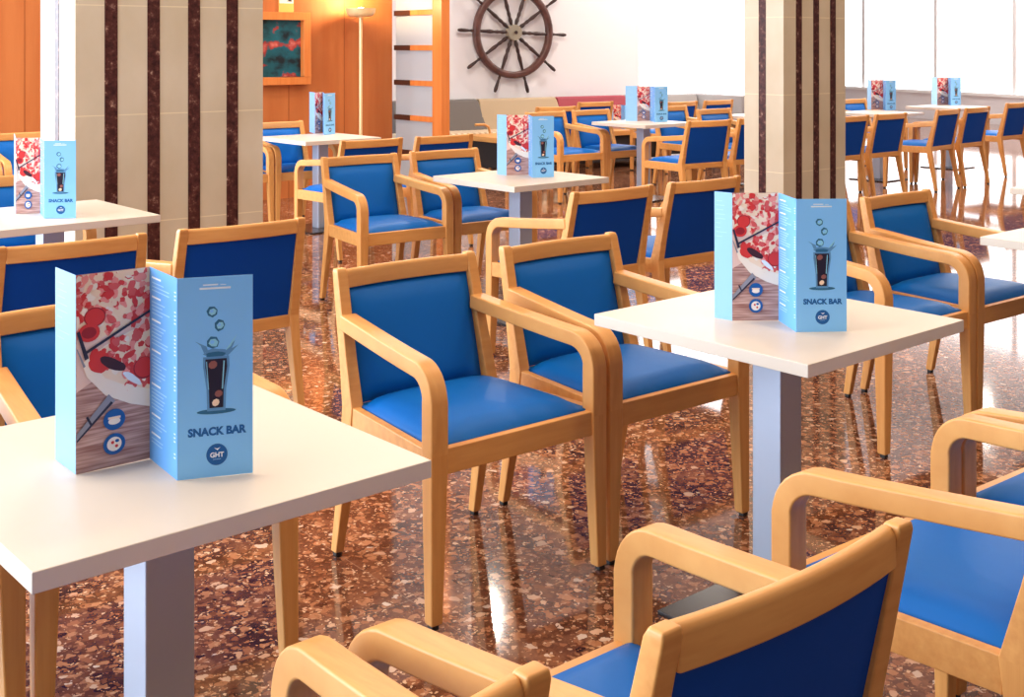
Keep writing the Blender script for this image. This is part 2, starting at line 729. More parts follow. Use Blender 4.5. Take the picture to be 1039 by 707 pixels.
def menu_wood():
    m = new_mat('menu_table_wood', lin(170, 120, 108), 0.45)
    nt, N, L, b = nodes_of(m)
    v = coords(nt, (6, 6, 120))
    n = N.new('ShaderNodeTexNoise')
    n.inputs['Scale'].default_value = 1.5
    L.new(v, n.inputs['Vector'])
    r = ramp(nt, [(0.35, lin(156, 104, 94)), (0.65, lin(220, 178, 164))])
    L.new(n.outputs['Fac'], r.inputs['Fac'])
    L.new(r.outputs['Color'], b.inputs['Base Color'])
    return m


A['wood'] = menu_wood()
A_KEYS = list(A.keys())
A_MATS = [A[k] for k in A_KEYS]
AI = {k: i for i, k in enumerate(A_KEYS)}


class Art:
    """a thin printed card: local x along the panel 0..PW, z up, printed face towards -y"""
    def __init__(self, base):
        self.bm = bmesh.new()
        add_box(self.bm, 0, PW, -0.0005, 0.0005, 0, PH, AI[base])
        self.n = 0

    def poly(self, pts, key):
        self.n += 1
        y = -0.0005 - 0.000009 * self.n
        vs = [self.bm.verts.new((min(max(x, 0.0004), PW - 0.0004), y, min(max(z, 0.0004), PH - 0.0004))) for x, z in pts]
        f = self.bm.faces.new(vs)
        f.normal_update()
        if f.normal.y > 0:
            f.normal_flip()
        f.material_index = AI[key]

    def disc(self, x, z, rx, rz, key, n=20, a0=0.0, wob=0.0):
        pts = []
        for i in range(n):
            a = 2 * math.pi * i / n
            k = 1 + (random.uniform(-wob, wob) if wob else 0)
            px, pz = rx * k * math.cos(a), rz * k * math.sin(a)
            pts.append((x + px * math.cos(a0) - pz * math.sin(a0), z + px * math.sin(a0) + pz * math.cos(a0)))
        self.poly(pts, key)

    def bar(self, x0, z0, x1, z1, w, key):
        d = Vector((x1 - x0, z1 - z0)).normalized()
        n = Vector((-d.y, d.x)) * w / 2
        self.poly([(x0 + n.x, z0 + n.y), (x0 - n.x, z0 - n.y), (x1 - n.x, z1 - n.y), (x1 + n.x, z1 + n.y)], key)

    def rect(self, x0, x1, z0, z1, key):
        self.poly([(x0, z0), (x1, z0), (x1, z1), (x0, z1)], key)

    def text(self, s, x, z, width, key, bold=0.0):
        self.n += 1
        cu = bpy.data.curves.new('lettering', 'FONT')
        cu.body = s
        cu.size = 1.0
        cu.offset = bold
        cu.align_x = 'CENTER'
        cu.resolution_u = 3
        ob = bpy.data.objects.new('lettering', cu)
        COL.objects.link(ob)
        bpy.context.view_layer.update()
        me = bpy.data.meshes.new_from_object(ob.evaluated_get(bpy.context.evaluated_depsgraph_get()))
        xs = [v.co.x for v in me.vertices]
        k = width / (max(xs) - min(xs))
        y = -0.0005 - 0.000009 * self.n
        mp = {}
        for v in me.vertices:
            mp[v.index] = self.bm.verts.new((x + v.co.x * k, y, z + v.co.y * k))
        for p in me.polygons:
            try:
                f = self.bm.faces.new([mp[i] for i in p.vertices])
            except ValueError:
                continue
            f.normal_update()
            if f.normal.y > 0:
                f.normal_flip()
            f.material_index = AI[key]
        bpy.data.objects.remove(ob)
        bpy.data.curves.remove(cu)
        bpy.data.meshes.remove(me)

    def done(self, name):
        me = bpy.data.meshes.new(name)
        self.bm.to_mesh(me)
        self.bm.free()
        for m in A_MATS:
            me.materials.append(m)
        return me


def menu_meshes():
    D = {}
    rnd = random.Random(3)
    # plain pale panel
    a = Art('pale')
    for k in range(9):
        z = PH - 0.025 - k * 0.012
        a.rect(0.012, 0.012 + rnd.uniform(0.03, 0.09), z, z + 0.0018, 'line')
    D['pale'] = a.done('menu_pale_panel')
    # pizza photograph
    a = Art('wood')
    a.poly([(0, 0.140), (0.045, 0.165), (PW, 0.150), (PW, PH), (0, PH)], 'board')
    # far pizza
    a.poly([(0, 0.262), (0.02, 0.225), (0.075, 0.235), (PW, 0.275), (PW, PH), (0.02, PH)], 'crust')
    for i in range(150):
        x, z = rnd.uniform(0.0, PW), rnd.uniform(0.235, PH)
        if z < 0.235 + 0.30 * max(0, x - 0.05):
            continue
        a.disc(x, z, rnd.uniform(0.004, 0.012), rnd.uniform(0.003, 0.008), rnd.choice(['tomato', 'pink', 'rose', 'tomato', 'pink', 'crust', 'cream', 'rose']), 12, rnd.uniform(0, 3), 0.22)
    a.disc(0.032, 0.267, 0.019, 0.017, 'tomato_dark', 20)
    a.disc(0.032, 0.267, 0.017, 0.015, 'tomato', 20)
    a.disc(0.022, 0.241, 0.019, 0.016, 'tomato', 20)
    a.disc(0.022, 0.241, 0.013, 0.010, 'tomato_dark', 20)
    # near slice
    a.poly([(0.010, 0.190), (0.018, 0.165), (0.05, 0.128), (0.095, 0.105), (PW, 0.094), (PW, 0.245), (0.09, 0.232), (0.05, 0.215)], 'cream')
    a.poly([(0.026, 0.192), (0.05, 0.158), (0.085, 0.140), (PW, 0.125), (PW, 0.245), (0.09, 0.230), (0.05, 0.212)], 'crust')
    for i in range(130):
        x, z = rnd.uniform(0.03, PW), rnd.uniform(0.13, 0.24)
        if z < 0.205 - 0.75 * (x - 0.02) and x < 0.09 or z > 0.20 + 0.45 * (x - 0.02):
            continue
        a.disc(x, z, rnd.uniform(0.004, 0.012), rnd.uniform(0.004, 0.009), rnd.choice(['tomato', 'pink', 'rose', 'tomato', 'cream']), 12, rnd.uniform(0, 3), 0.22)
    a.disc(0.040, 0.188, 0.018, 0.020, 'tomato', 18, 0.3, 0.1)
    a.disc(0.120, 0.165, 0.020, 0.020, 'tomato_dark', 18)
    a.disc(0.120, 0.166, 0.018, 0.018, 'tomato', 18)
    a.disc(0.062, 0.182, 0.026, 0.009, 'olive', 16, -0.5, 0.12)
    a.disc(0.098, 0.150, 0.020, 0.006, 'white', 14, -0.7, 0.1)
    # cutter
    a.bar(0.012, 0.205, PW, 0.265, 0.005, 'steel_dark')
    a.bar(0.002, 0.245, 0.018, 0.196, 0.007, 'steel_dark')
    a.bar(0.0, 0.215, 0.014, 0.183, 0.004, 'steel')
    a.bar(-0.01, 0.062, 0.062, 0.122, 0.018, 'steel')
    a.bar(-0.01, 0.056, 0.062, 0.114, 0.005, 'steel_dark')
    a.bar(0.018, 0.096, 0.026, 0.080, 0.004, 'steel_dark')
    for z in (0.083, 0.040):
        a.disc(0.066, z, 0.0195, 0.0185, 'badge', 26)
        if z > 0.06:
            a.disc(0.066, z - 0.003, 0.011, 0.006, 'cream', 14)
            a.rect(0.055, 0.077, z + 0.001, z + 0.005, 'crust')
        else:
            a.disc(0.066, z, 0.013, 0.0125, 'cream', 20)
            a.disc(0.063, z + 0.003, 0.003, 0.003, 'tomato', 8)
            a.disc(0.070, z - 0.004, 0.003, 0.003, 'tomato', 8)
            a.disc(0.071, z + 0.005, 0.004, 0.003, 'badge', 8)
    D['pizza'] = a.done('menu_pizza_panel')
    # price list
    a = Art('list')
    z = PH - 0.018
    while z > 0.035:
        n = rnd.choice([3, 4, 6, 7])
        a.rect(0.012, 0.055, z, z + 0.0032, 'white')
        z -= 0.0085
        for i in range(n):
            if z < 0.03:
                break
            a.rect(0.012, 0.012 + rnd.uniform(0.045, 0.085), z, z + 0.0022, 'line')
            a.rect(0.118, 0.125, z, z + 0.0022, 'white')
            z -= 0.0065
        z -= 0.006
    D['list'] = a.done('menu_price_panel')
    # cover with the glass
    a = Art('sky')
    a.rect(0.044, 0.070, PH - 0.0150, PH - 0.0128, 'white')
    a.rect(0.074, 0.084, PH - 0.0150, PH - 0.0140, 'white')
    a.rect(0.038, 0.092, PH - 0.0215, PH - 0.0182, 'white')
    # ice cubes
    for x, z, r, t in ((0.060, 0.283, 0.0105, 0.3), (0.073, 0.259, 0.0105, 0.9), (0.061, 0.230, 0.0120, 0.1)):
        a.disc(x, z, r, r * 0.92, 'ice', 7, t, 0.1)
        a.disc(x + 0.0008, z - 0.0004, r * 0.66, r * 0.60, 'ice_hi', 6, t, 0.15)
        a.disc(x - 0.001, z + 0.001, r * 0.34, r * 0.30, 'sky', 6, t)
    # splash
    a.poly([(0.046, 0.212), (0.052, 0.218), (0.050, 0.224), (0.030, 0.234), (0.040, 0.226)], 'glass')
    a.poly([(0.080, 0.212), (0.100, 0.232), (0.094, 0.218), (0.106, 0.224), (0.086, 0.205)], 'glass')
    a.poly([(0.082, 0.214), (0.104, 0.243), (0.092, 0.222)], 'ice_hi')
    a.disc(0.066, 0.211, 0.021, 0.0085, 'glass', 18, 0, 0.14)
    a.disc(0.066, 0.209, 0.017, 0.005, 'ice', 14, 0, 0.14)
    # tumbler
    a.disc(0.067, 0.112, 0.034, 0.0045, 'ice', 24)
    a.poly([(0.044, 0.206), (0.089, 0.206), (0.090, 0.190), (0.084, 0.150), (0.083, 0.113), (0.051, 0.113), (0.050, 0.150), (0.044, 0.190)], 'glass')
    a.poly([(0.048, 0.202), (0.085, 0.202), (0.086, 0.188), (0.080, 0.150), (0.079, 0.118), (0.055, 0.118), (0.054, 0.150), (0.048, 0.188)], 'cola')
    a.disc(0.061, 0.192, 0.008, 0.007, 'amber', 8, 0.4)
    a.disc(0.071, 0.142, 0.007, 0.006, 'amber', 8, 0.2)
    a.disc(0.066, 0.127, 0.007, 0.006, 'crust', 8, 0.7)
    a.bar(0.0805, 0.198, 0.0775, 0.150, 0.0022, 'ice_hi')
    a.bar(0.050, 0.198, 0.0535, 0.150, 0.0014, 'ice_hi')
    a.text('SNACK BAR', 0.068, 0.072, 0.102, 'ink', 0.05)
    a.disc(0.068, 0.038, 0.0185, 0.0185, 'badge', 32)
    a.poly([(0.063, 0.050), (0.068, 0.048), (0.074, 0.050), (0.069, 0.045)], 'white')
    a.text('GHT', 0.068, 0.0335, 0.024, 'white', 0.03)
    a.rect(0.061, 0.075, 0.0295, 0.0303, 'line')
    D['cover'] = a.done('menu_cover_panel')
    return D


MM = menu_meshes()


def menu(pts, label, z=0.741, group='folded menu cards standing on tables', scale=1.0):
    """pts: five fold points on the table from the free pale edge to the free cover edge"""
    base = Vector((sum(p[0] for p in pts) / 5, sum(p[1] for p in pts) / 5, z))
    t = thing('menu_card', label, 'menu', base, 0, group)
    for key, nm, lab, a, b in (('pale', 'plain_panel', 'plain pale blue panel', 0, 1), ('pizza', 'photo_panel', 'panel printed with a pizza photograph', 1, 2),
                               ('list', 'price_panel', 'deeper blue panel with rows of small print', 2, 3),
                               ('cover', 'cover_panel', 'sky blue cover panel with a drawn glass of cola', 3, 4)):
        d = Vector((pts[b][0] - pts[a][0], pts[b][1] - pts[a][1], 0))
        o = link(nm, MM[key], t, Vector((pts[a][0], pts[a][1], z)) - base, math.atan2(d.y, d.x))
        o.scale = (d.length / PW, 1, scale)
        o['label'] = lab
    return t


def pix(x, y, h=0.74):
    Z = FPX * (CAM_H - h) / (y - YH)
    return (at(x, Z), Z)


def menu_std(x, y, turn=0.0, **kw):
    """the usual zig-zag around a point on a table top"""
    a = math.radians(turn)
    base = [(-0.225, 0.075), (-0.166, 0.012), (-0.04, 0.055), (0.015, -0.065), (0.142, -0.03)]
    return [(x + p[0] * math.cos(a) - p[1] * math.sin(a), y + p[0] * math.sin(a) + p[1] * math.cos(a)) for p in base]


# ------------------------------------------------------------------ the setting
def build_room():
    bm = bmesh.new()
    add_box(bm, -12, 16, -4, 40, -0.1, 0.0)
    struct('floor', finish(bm, 'floor', M['floor']))
    bm = bmesh.new()
    add_box(bm, -12, 16, -4, 40, CEIL, CEIL + 0.1)
    struct('ceiling', finish(bm, 'ceiling', M['ceiling']))

    # wood panelled wall on the left, running along U and ending by the divider
    end = Vector((-1.235, 12.5, 0))
    bm = bmesh.new()
    add_box(bm, -4.7, 0, 0.0, 0.12, 0, CEIL, 0)
    for k in range(1, 8):
        x = -0.62 * k + 0.05
        add_box(bm, x - 0.003, x + 0.003, -0.002, 0.0, 0, CEIL, 1)
    struct('wall_left', finish(bm, 'wall_left', [M['panel_wood'], M['groove']]), end, PHI)
    # white wall behind the sofa
    d = math.radians(31)
    bm = bmesh.new()
    add_box(bm, -1.5, 2.95, 0.0, 0.35, 0, CEIL)
    struct('wall_back', finish(bm, 'wall_back', M['white_wall'], 0.04, 4), Vector((-0.78, 14.98, 0)), d)
    # bright blinds beyond its end
    bm = bmesh.new()
    add_box(bm, 2.0, 6.5, 0.9, 1.0, 0.35, CEIL)
    struct('window_1', finish(bm, 'window_1', M['blind']), Vector((-0.78, 14.98, 0)), d)
    bm = bmesh.new()
    add_box(bm, 2.0, 6.5, 0.88, 1.0, 0.0, 0.35)
    struct('wall_window', finish(bm, 'wall_window', M['white_wall']), Vector((-0.78, 14.98, 0)), d)
    # right hand window wall
    a = Vector((6.9, 28.0, 0))
    b = Vector((12.2, 15.0, 0))
    dd = (b - a)
    L = dd.length
    ang = math.atan2(dd.y, dd.x)
    s = 0.52
    bm = bmesh.new()
    add_box(bm, 0, L, -0.02, 0.2, 0, s)
    struct('wall_right', finish(bm, 'wall_right', M['white_wall']), a, ang)
    bm = bmesh.new()
    add_box(bm, 0, L, -0.08, 0.1, s, s + 0.06)
    struct('trim_1', finish(bm, 'trim_1', M['mullion']), a, ang)
    # panes between mullions: positions along the wall from picture columns
    cols = [780, 876, 949, 1029, 1118, 1222, 1350]
    ts = []
    for px in cols:
        k = (px - CX) / FPX
        # (a.x + t dx) = k (a.y + t dy)
        dx, dy = dd.x / L, dd.y / L
        ts.append((k * a.y - a.x) / (dx - k * dy))
    for i in range(len(ts) - 1):
        t0, t1 = max(ts[i], 0.0), min(ts[i + 1], L)
        if t1 - t0 < 0.1:
            continue
        bm = bmesh.new()
        add_box(bm, t0 + 0.05, t1 - 0.05, 0.04, 0.08, s + 0.06, CEIL)
        struct('window_%d' % (i + 2), finish(bm, 'window', M['blind']), a, ang)
        bm = bmesh.new()
        add_box(bm, t1 - 0.05, t1 + 0.05, 0.0, 0.10, s + 0.06, CEIL)
        struct('trim_%d' % (i + 2), finish(bm, 'trim', M['mullion']), a, ang)


build_room()


def column(corner, wu, wv, strips_u, strips_v, label, sw):
    """corner: near vertical edge; wu along U, wv along V; strips as offsets along the faces"""
    t = thing('column', label, 'column', (corner[0], corner[1], 0), PHI)
    bm = bmesh.new()
    add_box(bm, 0, wu, 0, wv, 0, CEIL)
    link('shaft', finish(bm, 'column_shaft', M['tile'], 0.004), t)
    for s in strips_u:
        bm = bmesh.new()
        add_box(bm, s - sw / 2, s + sw / 2, -0.003, 0.001, 0, CEIL)
        link('marble_strip', finish(bm, 'marble_strip', M['marble']), t)
    for s in strips_v:
        bm = bmesh.new()
        add_box(bm, -0.003, 0.001, s - sw / 2, s + sw / 2, 0, CEIL)
        link('marble_strip', finish(bm, 'marble_strip', M['marble']), t)
    return t


def along(corner, px, dirv):
    """distance from corner along dirv to reach a picture column"""
    k = (px - CX) / FPX
    return (k * corner[1] - corner[0]) / (dirv.x - k * dirv.y)


ZL = 6.5
cl = (at(76, ZL), ZL)
column(cl, along(cl, 267, U), along(cl, 41, V),
       [along(cl, p, U) for p in (112.7, 155.8, 196.9, 235.6)], [along(cl, 58, V)],
       'wide beige tiled column with dark marble strips, standing behind the leftmost table', 0.072)
ZR = 9.3
cr = (at(795, ZR), ZR)
column(cr, along(cr, 858, U), along(cr, 755, V),
       [along(cr, p, U) for p in (810.5, 828, 845)], [along(cr, 773.5, V)],
       'slimmer beige tiled column with dark marble strips, rising behind the menu on the right', 0.070)

# ------------------------------------------------------------------ wall things
WALL_END = Vector((-1.235, 12.5, 0))


def wall_frame(px, off=0.0):
    """point on the wood wall at a picture column, moved off towards the room"""
    t = along(WALL_END, px, U)
    return WALL_END + U * t - V * off


def framed_picture():
    p0 = wall_frame(255)
    p1 = wall_frame(311)
    w = (p1 - p0).length
    t = thing('framed_picture', 'deep wooden framed teal and red picture set in the orange wood wall', 'picture', p0 + Vector((0, 0, 1.10)), PHI)
    h = 0.70
    bm = bmesh.new()
    f = 0.075
    for x0, x1, z0, z1 in ((0, w, 0, f), (0, w, h - f, h), (0, f, f, h - f), (w - f, w, f, h - f)):
        add_box(bm, x0, x1, -0.09, -0.001, z0, z1)
    link('frame', finish(bm, 'picture_frame', M['post_wood'], 0.004), t)
    m = new_mat('teal_red_picture', lin(20, 70, 84), 0.3)
    nt, N, L, b = nodes_of(m)
    v = coords(nt, (3.2, 1, 4.2))
    n = N.new('ShaderNodeTexNoise')
    n.inputs['Scale'].default_value = 1.6
    n.inputs['Detail'].default_value = 5
    L.new(v, n.inputs['Vector'])
    r = ramp(nt, [(0.36, lin(10, 26, 36)), (0.47, lin(16, 84, 98)), (0.56, lin(18, 96, 112)), (0.60, lin(170, 52, 46)), (0.70, lin(214, 130, 120))])
    L.new(n.outputs['Fac'], r.inputs['Fac'])
    L.new(r.outputs['Color'], b.inputs['Base Color'])
    bm = bmesh.new()
    add_box(bm, f, w - f, -0.018, -0.002, f, h - f)
    link('picture', finish(bm, 'picture_image', m), t)
    return t


framed_picture()


def wall_sign():
    p0 = wall_frame(282.5)
    p1 = wall_frame(297.5)
    w = (p1 - p0).length
    Z = p0.y
    zb = CAM_H + (46 - 17) * Z / FPX
    t = thing('wall_sign', 'small yellow and white sign with a dark arrow above the teal picture', 'sign', p0 + Vector((0, 0, zb)), PHI)
    bm = bmesh.new()
    add_box(bm, 0, w, -0.012, -0.001, 0, 0.26)
    link('board', finish(bm, 'sign_board', new_mat('sign_yellow', lin(246, 190, 96), 0.5), 0.002), t)
    bm = bmesh.new()
    add_box(bm, 0.005, w - 0.005, -0.0135, -0.0115, 0.13, 0.255)
    o = link('face', finish(bm, 'sign_face', new_mat('sign_white', lin(245, 238, 226), 0.5)), t)
    bm = bmesh.new()
    for i, pts in enumerate([[(0.3, 0.20), (0.75, 0.155), (0.82, 0.175), (0.42, 0.215)], [(0.5, 0.15), (0.85, 0.148), (0.80, 0.195), (0.72, 0.170)]]):
        vs = [bm.verts.new((x * w, -0.0145 - 0.0004 * i, z)) for x, z in pts]
        bm.faces.new(vs)
    link('arrow', finish(bm, 'sign_arrow', new_mat('sign_dark', lin(52, 48, 46), 0.5)), t)


wall_sign()


def floor_lamp():
    Z = 11.95
    x = at(366, Z)
    t = thing('floor_lamp', 'lit uplighter floor lamp with a thin pole against the orange wood wall', 'lamp', (x, Z, 0))
    bm = bmesh.new()
    add_lathe(bm, [(0.0, 0.0), (0.14, 0.0), (0.14, 0.018), (0.03, 0.03), (0.0, 0.03)], 28)
    link('base', finish(bm, 'lamp_base', M['lamp_metal']), t)
    bm = bmesh.new()
    add_lathe(bm, [(0.017, 0.025), (0.017, 1.76)], 14)
    link('pole', finish(bm, 'lamp_pole', M['lamp_metal']), t)
    bm = bmesh.new()
    prof = [(0.02, 1.755), (0.10, 1.762), (0.125, 1.775), (0.14, 1.80), (0.15, 1.845), (0.144, 1.845), (0.13, 1.80), (0.10, 1.785), (0.02, 1.775)]
    add_lathe(bm, prof, 32)
    link('lamp_shade', finish(bm, 'lamp_bowl', M['lamp_metal']), t)
    bm = bmesh.new()
    add_lathe(bm, [(0.0, 1.785), (0.05, 1.79), (0.06, 1.82), (0.03, 1.85), (0.0, 1.855)], 16)
    link('bulb', finish(bm, 'lamp_bulb', emit_mat('warm_bulb', (1.0, 0.82, 0.5, 1), 30)), t)
    la = bpy.data.lights.new('lamp_glow', 'POINT')
    la.energy = 28
    la.color = (1.0, 0.78, 0.45)
    la.shadow_soft_size = 0.05
    lo = bpy.data.objects.new('lamp_glow', la)
    COL.objects.link(lo)
    lo.location = (x, Z, 1.92)


floor_lamp()


def divider():
    # wooden rungs and frosted panes running from the post back to the wood wall
    s = 0.86
    base = WALL_END - V * s
    t = thing('room_divider', 'orange wood divider of frosted panes and dark-ended rungs beside the wood wall', 'divider', base, PHI)
    # local x along U, y along V (away)
    bm = bmesh.new()
    add_box(bm, 0, 0.10, -0.02, 0.14, 0, CEIL)
    link('post', finish(bm, 'divider_post', M['post_wood'], 0.004), t)
    zs = []
    for k in range(-4, 5):
        zs.append(1.10 + 0.355 * k)
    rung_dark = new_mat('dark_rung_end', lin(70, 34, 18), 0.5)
    for z in zs:
        if z < 0.05 or z > CEIL - 0.1:
            continue
        bm = bmesh.new()
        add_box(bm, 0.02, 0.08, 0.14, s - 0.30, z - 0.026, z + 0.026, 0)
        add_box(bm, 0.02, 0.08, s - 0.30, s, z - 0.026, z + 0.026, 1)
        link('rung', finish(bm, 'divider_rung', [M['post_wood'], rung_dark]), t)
    bm = bmesh.new()
    add_box(bm, 0.045, 0.055, 0.14, s, 0.0, CEIL)
    link('pane', finish(bm, 'divider_pane', M['frosted']), t)


divider()


def ship_wheel():
    d = math.radians(31)
    wu = Vector((math.cos(d), math.sin(d), 0))
    wn = Vector((math.sin(d), -math.cos(d), 0))      # towards the room
    o = Vector((-0.78, 14.98, 0))
    k = (518 - CX) / FPX
    tt = (k * o.y - o.x) / (wu.x - k * wu.y)
    c = o + wu * tt + wn * 0.07
    c.z = CAM_H + (46 - 33) * c.y / FPX
    t = thing('ship_wheel', 'large dark wooden ship wheel hung on the white wall above the sofa', 'wheel', c, d)
    # local: x along wall, z up, y away from viewer
    R = 46.5 * c.y / FPX
    Rm = Matrix.Rotation(math.radians(90), 4, 'X')
    bm = bmesh.new()
    rings = []
    for i in range(72):
        a = 2 * math.pi * i / 72
        ring = []
        for rr, y in ((R - 0.085, -0.028), (R - 0.06, -0.04), (R - 0.02, -0.04), (R, -0.025), (R, 0.025), (R - 0.02, 0.04), (R - 0.06, 0.04), (R - 0.085, 0.028)):
            ring.append((rr * math.cos(a), y, rr * math.sin(a)))
        rings.append(ring)
    add_rings(bm, rings, 0, True)
    link('rim', finish(bm, 'wheel_rim', M['wheel_wood'], 0, 2, 50), t)
    bm = bmesh.new()
    add_lathe(bm, [(0, 0.05), (0.10, 0.05), (0.105, -0.02), (0.09, -0.05), (0.05, -0.052), (0.045, -0.065), (0, -0.065)], 28, Rm.inverted() @ Matrix.Diagonal((1, 1, -1, 1)))
    hub = link('hub', finish(bm, 'wheel_hub', M['brass']), t)
    bm = bmesh.new()
    add_lathe(bm, [(0, 0.0), (0.022, 0.0), (0.022, 0.012), (0, 0.012)], 16, Matrix.Translation((0, -0.064, 0)) @ Rm)
    link('axle_cap', finish(bm, 'wheel_axle', M['wheel_dark']), hub)
    prof = [(0.012, 0.09), (0.020, 0.12), (0.028, 0.16), (0.018, 0.20), (0.024, 0.24), (0.018, 0.28), (0.026, 0.34), (0.020, 0.42), (0.016, R - 0.07), (0.016, R + 0.01),
            (0.020, R + 0.02), (0.014, R + 0.05), (0.022, R + 0.13), (0.024, R + 0.18), (0.016, R + 0.215), (0.0, R + 0.22)]
    bm = bmesh.new()
    add_lathe(bm, prof, 12)
    sp = finish(bm, 'wheel_spoke', M['wheel_dark'], 0, 2, 60)
    bm = bmesh.new()
    add_lathe(bm, [(0, -0.052), (0.017, -0.052), (0.021, -0.04), (0.0, -0.038)], 12, Matrix.Translation((0, 0, R - 0.043)) @ Rm.inverted() @ Matrix.Diagonal((1, 1, -1, 1)))
    st = finish(bm, 'wheel_stud', M['brass'])
    for i in range(10):
        o = link('spoke', sp, t)
        o.rotation_euler = (0, math.radians(36 * i + 90 + 2), 0)
        link('stud', st, o)


ship_wheel()


def sofa():
    d = math.radians(31)
    wu = Vector((math.cos(d), math.sin(d), 0))
    o = Vector((-0.70, 14.84, 0))
    t = thing('sofa', 'long banquette sofa of grey, beige and red back pads under the ship wheel', 'sofa', o, d)
    # local x along the wall, -y into the room
    Ls = 3.72
    bm = bmesh.new()
    add_box(bm, -0.9, Ls, -0.60, -0.02, 0.06, 0.30)
    link('base', finish(bm, 'sofa_base', M['sofa_dark'], 0.01), t)
    bm = bmesh.new()
    add_box(bm, -0.9, Ls, -0.64, -0.10, 0.30, 0.45)
    link('seat', finish(bm, 'sofa_seat', M['sofa_stripe'], 0.03, 3), t)

    def k(px):
        q = (px - CX) / FPX
        return (q * o.y - o.x) / (wu.x - q * wu.y)
    edges = [-0.9, k(481), k(560), k(630), Ls]
    for i, mk in enumerate(('sofa_grey', 'sofa_beige', 'sofa_red', 'sofa_pale')):
        x0, x1 = edges[i] + 0.012, edges[i + 1] - 0.012
        bm = bmesh.new()
        rings = []
        for z, y0, y1 in ((0.44, -0.20, -0.03), (0.60, -0.165, -0.01), (0.79, -0.12, 0.0), (0.82, -0.09, -0.02)):
            lean = 0.10 * (0.82 - z) / 0.38 if i < 3 else 0
            rings.append([(x0, y0, z), (x1 + lean, y0, z), (x1 + lean, y1, z), (x0, y1, z)])
        add_rings(bm, rings)
        b = link('backrest_pad', finish(bm, 'sofa_pad', M[mk], 0.012, 3), t)
        b['label'] = ('dark grey', 'beige', 'faded red', 'pale grey')[i] + ' back pad'
    # short return of pale grey pads
    bm = bmesh.new()
    add_box(bm, Ls + 0.02, Ls + 0.12, -1.0, 0.0, 0.44, 0.82)
    b = link('backrest_pad', finish(bm, 'sofa_pad_return', M['sofa_pale'], 0.02, 3), t)
    bm = bmesh.new()
    add_box(bm, Ls - 0.5, Ls + 0.12, -1.0, -0.62, 0.06, 0.44)
    link('base', finish(bm, 'sofa_base_return', M['sofa_dark'], 0.01), t)
    bm = bmesh.new()
    kx = k(461)
    path = [(kx - 0.1, -0.70, 0.55), (kx + 0.02, -0.70, 0.55), (kx + 0.08, -0.70, 0.52), (kx + 0.10, -0.70, 0.45), (kx + 0.10, -0.70, 0.02)]
    add_rings(bm, tube_points(path, 0.016, 8))
    link('armrest', finish(bm, 'sofa_armrest', M['beech']), t)


sofa()


def coffee_table(x, y, label, rz):
    t = thing('coffee_table', label, 'table', (x, y, 0), rz, 'low tables in front of the sofa')
    bm = bmesh.new()
    add_box(bm, -0.40, 0.40, -0.25, 0.25, 0.39, 0.45)
    link('tabletop', finish(bm, 'coffee_top', M['beech_rail'], 0.006), t)
    bm = bmesh.new()
    add_box(bm, -0.34, 0.34, -0.20, 0.20, 0.10, 0.389)
    link('shelf_box', finish(bm, 'coffee_box', M['sofa_dark'], 0.004), t)
    for sx in (-1, 1):
        for sy in (-1, 1):
            bm = bmesh.new()
            add_box(bm, sx * 0.37 - 0.022, sx * 0.37 + 0.022, sy * 0.225 - 0.022, sy * 0.225 + 0.022, 0.0, 0.39)
            link('leg', finish(bm, 'coffee_leg', M['beech'], 0.003), t)


coffee_table(-0.10, 13.80, 'low wooden table with a dark underside in front of the beige sofa pad', PHI + math.pi / 2)
coffee_table(1.40, 15.0, 'low wooden table holding a small menu in front of the red sofa pad', math.radians(31))

# ------------------------------------------------------------------ tables
PLO = (-0.13, -0.12)
table(-0.640, 2.198, 'nearest white square table, with the large menu at the left edge of the room', turn=2.6)
table(0.7225, 3.305, 'white square table on a steel post in front of two empty armchairs, menu on top', plate=PLO, turn=2.3)
table(-2.031, 5.329, 'white square table beside the wide tiled column, half cut off by the picture edge')
table(0.048, 6.84, 'white square table in the middle of the room, between four armchairs', plate=PLO)
table(-1.55, 9.80, 'white square table partly hidden by the wide column, in front of the wood wall')
table(2.307, 4.655, 'white square table at the right edge with only its corner showing, no menu')
table(1.267, 11.70, 'white square table in front of the red sofa pad, with a menu')
table(4.05, 13.40, 'white square table just right of the slim column, near the windows, with a menu')
table(5.28, 14.70, 'farthest white square table by the windows, with a menu')
table(2.70, 12.85, 'white square table mostly hidden behind the slim column')
table(3.08, 6.26, 'white square table whose tip shows at the right edge before the window chairs')

# ------------------------------------------------------------------ menus
menu([(-0.815, 2.165), pix(77, 482), pix(152, 465.5), pix(180, 488), pix(256.5, 480)],
     'largest folded menu card with pizza photo and SNACK BAR cover, on the nearest table')
menu([pix(725, 322.5), pix(743, 325.7), pix(790, 325.4), pix(808, 337.3), pix(859, 336.6)],
     'folded SNACK BAR menu card on the table in front of the two empty armchairs')
menu([(-2.30, 5.60), pix(16, 217), pix(41, 216.5), pix(45, 222), pix(77, 221.5)],
     'folded menu card with a faded pizza photo on the table beside the wide column', scale=0.97)
menu([(-0.085, 6.95), pix(514, 178), pix(536.5, 177.5), pix(540, 180.5), pix(562, 179.8)],
     'folded menu card on the table in the middle of the room')
menu([pix(314, 134), pix(319.5, 135.5), pix(327.5, 134.5), pix(329, 137.2), pix(340, 136)],
     'narrow pale folded menu card on the table in front of the wood wall')
menu([(1.11, 11.85), pix(646.5, 123), pix(659.5, 122.5), pix(664.5, 124.3), pix(677.5, 123.7)],
     'folded menu card on the table in front of the red sofa pad')
menu([pix(880, 111.0), pix(884, 111.5), pix(896, 111.2), pix(899, 112.3), pix(909, 111.8)],
     'folded menu card on the table just right of the slim column')
